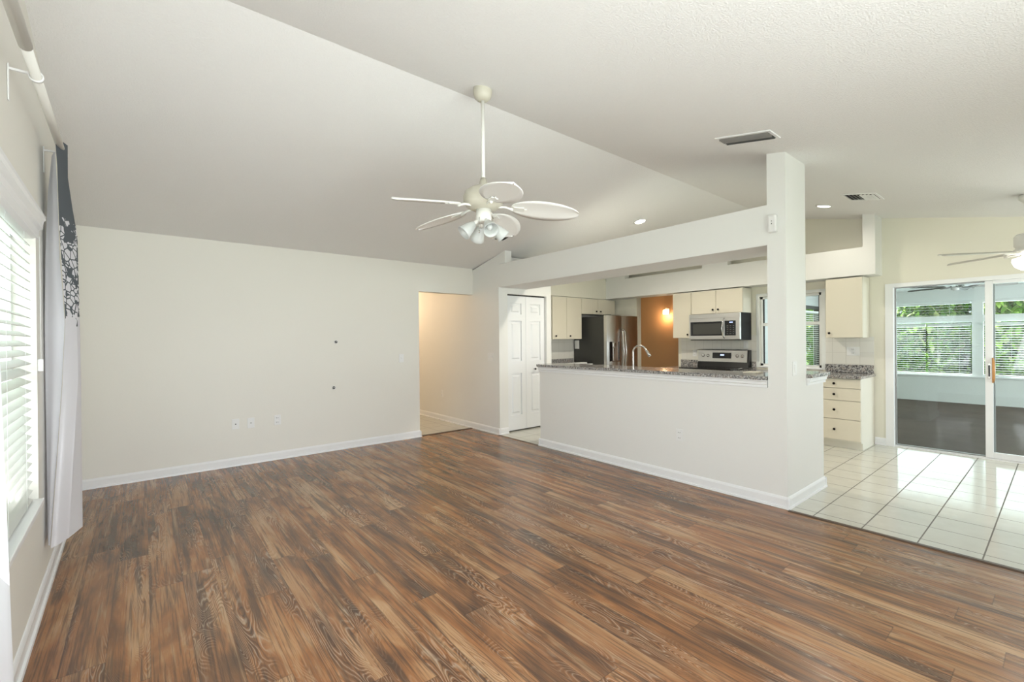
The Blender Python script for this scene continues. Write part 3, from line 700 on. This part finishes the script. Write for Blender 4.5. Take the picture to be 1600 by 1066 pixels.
# worktops
def counter(name, boxes, label, splash=()):
    b0 = boxes[0]; o = MB(((b0[0]+b0[1])/2, (b0[2]+b0[3])/2, b0[4])); [o.box(*b_, .006) for b_ in boxes]
    t = thing(name, o.o, label, 'countertop', 'granite countertops'); o.build('slab', GRAN, t)
    if splash: [MB(t).box(*b_, .003).build('backsplash', GRAN, t) for b_ in splash]
    return t
counter('countertop', [(6.62, XR-.01, 1.545, 3.055, .87, .905)], 'grey granite worktop between range and sliding door', [(XR-.03, XR-.01, 1.56, 2.09, .906, 1.012), (XR-.03, XR-.01, 3.0, 3.054, .906, 1.012)])
counter('countertop', [(6.62, XR-.01, 3.885, 4.25, .87, .905)], 'small grey granite worktop left of the range', [(XR-.03, XR-.01, 3.885, 4.24, .906, 1.012)])
counter('countertop', [(5.06, 6.31, 5.31, 5.92, .87, .905)], 'grey granite worktop left of the refrigerator', [(5.06, 6.31, 5.90, 5.918, .906, 1.02)])
# bar top with rounded far end
t = thing('countertop', (4.2, 3.0, 1.028), 'raised grey granite bar top on the peninsula half wall', 'countertop', 'granite countertops')
q = MB(t); s_ = bmesh.new()
pl = [(3.95, 1.565), (3.95, 4.30)]+[(4.0-.05*math.cos(a_), 4.33+.05*math.sin(a_)) for a_ in (R(20), R(50), R(80))]+[(4.36, 4.38), (4.42, 4.32), (4.42, 1.565)]
q.prism('z', pl, 1.029, 1.060); q.build('slab', GRAN, t)
t = thing('countertop', (4.66, 1.5, 1.028), 'short grey granite cap on the half wall beside the column', 'countertop', 'granite countertops')
MB(t).box(4.44, 4.905, 1.375, 1.64, 1.029, 1.060, .006).build('slab', GRAN, t)
# peninsula sink counter
t = thing('base_cabinet', (4.45, 2.9, 0), 'cream sink cabinet on the kitchen side of the peninsula', 'kitchen cabinet')
q = MB(t); q.box(4.125, 4.80, 1.565, 4.30, .09, .868).box(4.125, 4.73, 1.565, 4.30, 0, .09); q.build('body', CABIN, t)
for k in range(5): MB(t).box(4.80, 4.818, 1.58+k*.545, 2.115+k*.545, .1, .856, .002).build('door', CAB, t)
counter('countertop', [(4.125, 4.85, 1.565, 4.33, .87, .905)], 'lower granite sink worktop behind the raised bar')
# ------------------------------------------------------------------ faucet
fx_, fy_ = 4.60, 3.32
t = thing('faucet', (fx_, fy_, .905), 'brushed nickel gooseneck pull-down faucet behind the bar', 'faucet')
MB(t).lathe([(0, .05), (.014, .05), (.018, .02), (.027, .012), (.028, 0), (0, 0)], (fx_, fy_, .905), seg=20).build('base', CHROME, t)
r_ = .082; top = 1.215; dx, dy = .25, -.968
pts = [(fx_, fy_, .93), (fx_, fy_, 1.05), (fx_, fy_, top)]
for k in range(1, 13):
    a_ = PI*.86*k/12; d = r_*(1-math.cos(a_)); pts.append((fx_+dx*d, fy_+dy*d, top+r_*math.sin(a_)))
MB(t).tube(pts, .0105, 14).build('spout', CHROME, t)
e_ = Vector(pts[-1]); dd = (Vector(pts[-1])-Vector(pts[-2])).normalized()
q = MB(t); q.tube([e_-dd*.004, e_+dd*.02, e_+dd*.05, e_+dd*.095], [.012, .0135, .015, .019], 16); q.build('spray_head', CHROME, t)
q = MB(t); q.tube([(fx_, fy_, .955), (fx_+.035, fy_+.03, .965), (fx_+.07, fy_+.06, 1.0)], [.009, .007, .006], 10); q.build('lever', CHROME, t)

MWB = mat('microwave_case', (.018, .018, .019), .65, spec=.25)
BTN = mat('button_grey', (.12, .12, .12), .5)
# ------------------------------------------------------------------ microwave
my0, my1, mz0, mz1, mxf = 3.062, 3.872, 1.345, 1.762, 6.865
t = thing('microwave', (7.05, 3.45, mz0), 'stainless over-the-range microwave with black glass door', 'microwave')
MB(t).box(mxf+.04, XR-.01, my0+.004, my1-.004, mz0, mz1-.002, .004).build('body', MWB, t)
fr = MB(t).box(mxf+.012, mxf+.04, my0, my1, mz0+.012, mz1-.003, .004).build('front_frame', STEEL, t)
MB(t).box(mxf+.006, mxf+.012, my0+.002, my1-.002, mz1-.065, mz1-.006, .002).build('top_grille', STEEL, t)
dr = MB(t).box(mxf+.002, mxf+.012, my0+.235, my1-.004, mz0+.02, mz1-.07, .003).build('door', STEEL, t)
MB(t).box(mxf-.001, mxf+.003, my0+.25, my1-.028, mz0+.072, mz1-.125, .002).build('door_glass', BGLASS, dr)
MB(t).box(mxf-.0025, mxf-.0005, my0+.285, my1-.07, mz0+.095, mz1-.155).build('window_mesh', mat('mesh_grey', (.05, .05, .045), .35), dr)
pa = MB(t).box(mxf+.0, mxf+.012, my0+.065, my0+.228, mz0+.072, mz1-.120, .002).build('control_panel', BGLASS, t)
MB(t).box(mxf+.0, mxf+.012, my0+.004, my0+.062, mz0+.02, mz1-.07, .002).build('side_trim', STEEL, t)
MB(t).box(mxf-.0015, mxf+.0005, my0+.105, my0+.155, mz1-.152, mz1-.138).build('display', LED, pa)
q = MB(t)
for i in range(3):
    for j in range(5): MB(t).box(mxf-.0015, mxf+.0005, my0+.085+i*.045, my0+.105+i*.045, mz0+.095+j*.030, mz0+.104+j*.030).build('button', BTN, pa)
hy = my0+.245
MB(t).tube([(mxf-.0, hy-.012, mz0+.03), (mxf-.028, hy-.002, mz0+.07), (mxf-.042, hy+.008, mz0+.18), (mxf-.028, hy-.002, mz0+.30), (mxf-.0, hy-.012, mz0+.34)], [.008, .009, .010, .009, .008], 12).build('handle', CHROME, t)
# ------------------------------------------------------------------ range
ry0, ry1 = 3.065, 3.875
t = thing('range', (6.9, 3.47, 0), 'freestanding electric range with black glass cooktop and stainless control panel', 'stove')
MB(t).box(6.60, XR-.012, ry0, ry1, .02, .90, .004).build('body', BLACK, t)
MB(t).box(6.56, 7.16, ry0-.002, ry1+.002, .90, .925, .006).build('cooktop', BGLASS, t)
MB(t).box(6.565, 6.60, ry0+.01, ry1-.01, .20, .84, .006).build('oven_door', STEEL, t)
MB(t).box(6.57, 6.60, ry0+.01, ry1-.01, .04, .185, .006).build('storage_drawer', STEEL, t)
MB(t).tube([(6.53, ry0+.06, .80), (6.53, ry1-.06, .80)], .011, 12).build('oven_handle', CHROME, t)
MB(t).prism('y', [(7.13, .925), (7.255, .925), (7.255, 1.19), (7.18, 1.19), (7.155, 1.0)], ry0, ry1).build('backguard', BLACK, t)
cp = MB(t).prism('y', [(7.155, 1.0), (7.172, 1.182), (7.18, 1.196), (7.245, 1.196), (7.245, 1.19), (7.18, 1.188), (7.17, 1.0)], ry0-.004+.03, ry1+.004).build('control_panel', STEEL, t)
xk = 7.158
for yk in (ry1-.085, ry1-.165, ry0+.175, ry0+.095):
    q = MB(cp); q.o = Vector(t.location); q.lathe([(0, .024), (.018, .024), (.021, .018), (.023, .004), (.026, 0), (0, 0)], (xk+.006, yk, 1.095), (-1, 0, .1), 18); q.build('knob', CHROME, cp)
q = MB(t); q.prism('y', [(7.150, 1.055), (7.158, 1.145), (7.163, 1.145), (7.155, 1.055)], ry0+.27, ry1-.245); q.build('display_glass', BGLASS, cp)
q = MB(t); q.box(7.1495, 7.1515, 3.44, 3.50, 1.10, 1.12); q.build('digits', LED, cp)
# ------------------------------------------------------------------ refrigerator
fx0, fx1, fy0, fy1, fz = 6.33, 7.235, 5.10, 5.90, 1.80
t = thing('refrigerator', (6.78, 5.5, 0), 'stainless french-door refrigerator with dark grey side and water dispenser', 'refrigerator')
MB(t).box(fx0, fx1, fy0+.09, fy1, .02, fz-.015, .006).build('body', FSIDE, t)
xm = (fx0+fx1)/2-.03
dl = []
def fdoor(x0, x1, z0, z1, nm):
    b = bmesh.new(); n_ = 10; A = []; cxm = (x0+x1)/2; hw = (x1-x0)/2
    poly = [(x0, fy0+.085), (x0, fy0+.022)]
    for k in range(n_+1): f = k/n_; poly.append((x0+.008+(x1-x0-.016)*f, fy0+.020-.030*math.sin(PI*f)))
    poly += [(x1, fy0+.022), (x1, fy0+.085)]
    return MB(t).prism('z', poly, z0, z1).build(nm, STEEL, t)
d1 = fdoor(fx0, xm-.003, .62, fz, 'door'); d2 = fdoor(xm+.003, fx1, .62, fz, 'door'); fdoor(fx0, fx1, .06, .61, 'freezer_drawer')
for dd_, hx in ((d1, xm-.035), (d2, xm+.035)):
    q = MB(t); q.tube([(hx, fy0+.005, .74), (hx, fy0-.035, .79), (hx, fy0-.06, 1.15), (hx, fy0-.035, 1.50), (hx, fy0+.005, 1.56)], [.010, .012, .013, .012, .010], 12); q.build('handle', CHROME, dd_)
ds = MB(t).box(fx0+.06, xm-.10, fy0-.004, fy0+.02, .98, 1.33, .003).build('dispenser', BGLASS, d1)
MB(t).box(fx0+.145, fx0+.20, fy0-.022, fy0-.002, 1.24, 1.31, .006).build('nozzle', CHROME, ds)
MB(t).box(fx0+.15, fx0+.185, fy0-.012, fy0-.003, 1.0, 1.22, .003).build('paddle', CHROME, ds)
MB(t).box(fx0+.07, xm-.11, fy0-.03, fy0-.003, .975, .992, .003).build('drip_tray', CHROME, ds)
MB(t).box(fx0+.03, fx0+.14, fy0+.03, fy0+.12, fz-.012, fz+.015, .004).build('hinge_cover', FSIDE, t)
tag(MB((fx0, 5.83, 1.21)).box(fx0-.004, fx0-.001, 5.77, 5.88, 1.20, 1.36).build('note_sheet', PAPER), 'white paper note hanging on the dark refrigerator side', 'paper')
# low white blocks on the worktop, thin cream block on the bar
q = MB((6.0, 5.45, .906)); q.box(5.72, 6.22, 5.35, 5.40, .906, .945, .003); tag(q.build('white_block', PAPER), 'low white block on the worktop in front of refrigerator side', 'papers')
q = MB((5.95, 5.52, .906)); q.box(5.70, 6.24, 5.50, 5.60, .906, .962, .003); tag(q.build('white_block', PAPER), 'white block on the worktop, behind the lower white block', 'papers')
q = MB((4.30, 1.85, 1.061)); q.box(4.22, 4.36, 1.74, 1.86, 1.0605, 1.072, .002); tag(q.build('cream_block', CREAM), 'small thin cream block lying on granite bar near the column', 'note pad')

# ------------------------------------------------------------------ wall plates
def plate(kind, c_, nrm, label, cat, group=None, wd=.07, ht=.115, gang=1, name='wall_outlet'):
    """plate on a wall; nrm is the unit normal pointing into the room; builds in a local frame (x = along wall, -y = out)"""
    ang = math.atan2(nrm[1], nrm[0])+PI/2
    t = thing(name, c_, label, cat, group, ang)
    MB().box(-wd/2*gang, wd/2*gang, -.006, 0, -ht/2, ht/2, .002).build('cover_plate', WHITE, t)
    if kind == 'outlet':
        for s_ in (-1, 1):
            o = MB().box(-.017, .017, -.009, -.004, s_*.026-.015, s_*.026+.015, .004).build('socket', WHITE, t)
            q = MB(); q.box(-.009, -.006, -.0095, -.0085, s_*.026-.005, s_*.026+.006).box(.006, .009, -.0095, -.0085, s_*.026-.005, s_*.026+.006); q.build('slots', DARK, o)
    elif kind == 'jack':
        MB().tube([(0, -.004, 0), (0, -.012, 0)], .006, 10).build('jack', DARK if 'coax' in label else VENT, t)
    elif kind == 'switch':
        for g in range(gang):
            x = (g-(gang-1)/2)*wd
            MB().box(x-.005, x+.005, -.014, -.004, -.004, .014, .002).build('toggle', WHITE, t)
    elif kind == 'rocker':
        for g in range(gang):
            x = (g-(gang-1)/2)*wd*.8
            MB().box(x-.016, x+.016, -.010, -.004, -.033, .033, .002).build('rocker', WHITE, t)
    return t
WP = 'outlets and jacks low on the far wall'
plate('jack', (.79, YF, .466), (0, -1), 'white coax jack plate low on far wall, leftmost of the three', 'wall plate', WP, name='wall_jack')
plate('jack', (.94, YF, .462), (0, -1), 'white wall plate with pale jack, middle of the three low plates', 'wall plate', WP, name='wall_jack')
plate('outlet', (1.214, YF, .464), (0, -1), 'white power outlet low on far wall, rightmost of the three', 'outlet', WP)
plate('switch', (2.787, YF, 1.136), (0, -1), 'white light switch on far wall left of the hall opening', 'light switch', name='light_switch')
plate('switch', (XP, 5.41, 1.128), (-1, 0), 'white double light switch on wall left of the pantry', 'light switch', gang=2, name='light_switch')
plate('outlet', (XP, 6.83, .463), (-1, 0), 'white outlet low on the hall wall through the opening', 'outlet')
plate('outlet', (XP, 2.36, .447), (-1, 0), 'white outlet on the peninsula half wall', 'outlet')
plate('rocker', (4.165, 1.42, 1.123), (0, -1), 'white rocker switch on the side of the column', 'light switch', name='light_switch', wd=.085)
plate('outlet', (XR-.009, 1.78, 1.19), (-1, 0), 'white double outlet plate on tiled backsplash by the drawer unit', 'outlet', gang=2)
plate('outlet', (XR-.009, 3.99, 1.13), (-1, 0), 'white outlet on tiled backsplash left of the range', 'outlet')
plate('rocker', (XR-.009, 3.15, 1.27), (-1, 0), 'white switch on backsplash under the microwave corner', 'light switch', name='light_switch')
for (x, z, lb) in ((1.897, 1.373, 'round cable grommet at mid height of far wall, upper one'), (1.864, .794, 'round cable grommet on far wall, directly below the upper one')):
    t = thing('cable_grommet', (x, YF, z), lb, 'cable grommet', 'cable grommets on the far wall')
    MB().lathe([(.017, 0), (.024, 0), (.024, .004), (.020, .007), (.017, .004), (.017, 0)], (0, 0, 0), (0, -1, 0), 24).build('ring', WHITE, t)
    MB().lathe([(0, .002), (.018, .002), (.018, .001), (0, .001)], (0, 0, 0), (0, -1, 0), 20).build('opening', DARK, t)
    MB().tube([(-.006, -.003, -.004), (-.004, -.014, .002), (.004, -.012, .006), (.008, -.004, .002)], .004, 8).build('cable_end', WHITE, t)
t = thing('motion_sensor', (XP, 1.507, 2.306), 'white motion sensor high on the column front', 'motion sensor')
MB(t).box(XP-.045, XP, 1.474, 1.54, 2.235, 2.378, .012).build('housing', WHITE, t)
q = MB(t); q.box(XP-.0465, XP-.0445, 1.505, 1.511, 2.322, 2.328).box(XP-.0465, XP-.0445, 1.505, 1.511, 2.300, 2.308); q.build('indicator', DARK, t)

# ------------------------------------------------------------------ recessed lights and vents
def tilt_at(y): return math.atan(SL)*(1 if y < RY else -1)
def downlight(x, y, label, pw):
    z = cz(y); t = thing('recessed_light', (x, y, z), label, 'recessed light', 'recessed ceiling lights'); t.rotation_euler = (tilt_at(y), 0, 0)
    MB().lathe([(.062, -.001), (.083, -.001), (.083, -.006), (.070, -.010), (.062, -.004), (.062, -.001)], (0, 0, 0), seg=32).build('trim_ring', WHITE, t)
    MB().lathe([(0, -.003), (.064, -.003), (.064, -.006), (0, -.006)], (0, 0, 0), seg=32).build('lamp_lens', GLOW, t)
    l = bpy.data.lights.new('downlight', 'SPOT'); l.energy = pw; l.spot_size = R(165); l.spot_blend = .7; l.color = (1, .92, .78); l.shadow_soft_size = .06
    o = bpy.data.objects.new('downlight', l); COL.objects.link(o); o.location = (x, y, z-.03)
downlight(5.15, 3.59, 'lit recessed ceiling light above the kitchen, seen over the header beam', 110)
downlight(6.33, 1.83, 'lit recessed ceiling light right of the column', 16)
def vent(x, y, lx, ly, label, n_, diag=False):
    z = cz(y); t = thing('air_vent', (x, y, z), label, 'air vent', 'ceiling air vents'); t.rotation_euler = (tilt_at(y), 0, 0)
    q = MB(); f_ = .022
    for b_ in ((-lx/2-f_, lx/2+f_, -ly/2-f_, -ly/2), (-lx/2-f_, lx/2+f_, ly/2, ly/2+f_), (-lx/2-f_, -lx/2, -ly/2, ly/2), (lx/2, lx/2+f_, -ly/2, ly/2)): q.box(*b_, -.008, 0)
    q.build('frame', WHITE if not diag else WHITE, t)
    MB().box(-lx/2, lx/2, -ly/2, ly/2, -.0025, -.0005).build('duct_opening', DARK, t)
    for k in range(n_):
        s_ = bmesh.new(); bmesh.ops.create_cube(s_, size=1); q = MB()
        if diag: xx = -lx/2+lx*(k+.5)/n_; q.add(s_, Matrix.Translation((xx, 0, -.012)) @ Matrix.Rotation(R(40 if k < n_/2 else -40), 4, 'Y') @ Matrix.Diagonal((.022, ly, .0015, 1)))
        else: yy = -ly/2+ly*(k+.5)/n_; q.add(s_, Matrix.Translation((0, yy, -.012)) @ Matrix.Rotation(R(35 if k >= n_/2 else -35), 4, 'X') @ Matrix.Diagonal((lx, .020, .0015, 1)))
        q.build('louver', VENT if diag else WHITE, t)
vent(3.535, 1.515, .15, .36, 'grey louvered ceiling vent in front of the column', 7, True)
vent(5.87, 1.35, .28, .26, 'white louvered ceiling vent right of the recessed light', 8)
vent(3.66, 4.60, .15, .30, 'white ceiling vent half hidden behind a blade of the living room fan', 7, True)

# ------------------------------------------------------------------ sconce
sc = (9.2, 5.70, 1.98)
t = thing('wall_sconce', sc, 'lit glass wall sconce on the brown entry wall', 'wall lamp')
MB(t).box(9.185, 9.2, 5.65, 5.75, 1.93, 2.06, .004).build('back_plate', CHROME, t)
MB(t).tube([(9.185, 5.70, 2.06), (9.12, 5.70, 2.07), (9.12, 5.70, 2.03)], .008, 8).build('arm', CHROME, t)
MB(t).lathe([(.03, .10), (.055, .09), (.058, 0), (.054, 0), (.05, .085), (.0, .095)], (9.12, 5.70, 1.93), seg=20).build('lamp_shade', GLOWW, t)
point('sconce_light', (9.05, 5.70, 1.88), 9, (1, .68, .38), .05)

# ------------------------------------------------------------------ outdoors
struct('ground', MB().box(-30, 45, -30, 40, -.3, -.13), GROUND)
random.seed(4)
def bush(x, y, rx, ry, h, nl, label, group, ls=.11):
    t = thing('bush', (x, y, -.13), label, 'bush', group)
    b = bmesh.new()
    for i in range(nl):
        a_ = random.uniform(0, 2*PI); zz = random.random(); rr = (random.random()**.4)*math.sqrt(max(.05, 1-(zz*1.6-.75)**2*.8))
        p_ = Vector((math.cos(a_)*rx*rr, math.sin(a_)*ry*rr, .25+zz*(h-.25)))
        mt_ = Matrix.Translation(p_) @ Matrix.Rotation(random.uniform(0, 6.3), 4, 'Z') @ Matrix.Rotation(random.uniform(-1.2, 1.2), 4, 'X')
        s_ = ls*random.uniform(.6, 1.3); vs = [b.verts.new(mt_ @ Vector(c_)) for c_ in ((0, -s_, 0), (s_*.38, -s_*.2, .01), (s_*.25, s_*.5, 0), (0, s_, -.01), (-s_*.25, s_*.5, 0), (-s_*.38, -s_*.2, .01))]
        b.faces.new(vs)
    q = MB(); q.add(b); o = q.build('foliage', LEAF, t, 'stuff')
    q = MB()
    for k in range(4): a_ = k*1.7; q.tube([(0, 0, 0), (.2*math.cos(a_)*rx, .2*math.sin(a_)*ry, h*.4), (.5*math.cos(a_)*rx, .5*math.sin(a_)*ry, h*.8)], [.04, .03, .01], 6)
    q.build('stems', BARK, t)
for k, (y, h) in enumerate(((4.1, 3.0), (2.45, 2.7), (.85, 3.1), (-.75, 2.9))):
    bush(16.2+.3*(k % 2), y, .8, .66, h, 3400, 'green shrub outside the sunroom, %s' % ['behind the side wall corner', 'behind the left part of window', 'behind the window post', 'behind the right door panel'][k], 'shrubs outside the sunroom', .13)
for k, y in enumerate((5.2, 2.1, -1.0)):
    bush(20.0, y, 1.1, 1.35, 3.7, 4200, 'tall green shrub in the back row outside the sunroom, %s' % ['leftmost', 'middle', 'rightmost'][k], 'shrubs outside the sunroom', .2)
for k, (y, h) in enumerate(((6.8, 3.2), (3.2, 2.6), (.2, 3.4))):
    bush(-5.5-.4*k, y, 1.2, 1.5, h, 900, 'green shrub outside the left window, seen between slats, %s' % ['farthest', 'middle', 'nearest'][k], 'shrubs outside the left window', .14)
bush(15.0, 5.9, 1.3, .8, 2.9, 3000, 'green shrub outside the sunroom side window', None)
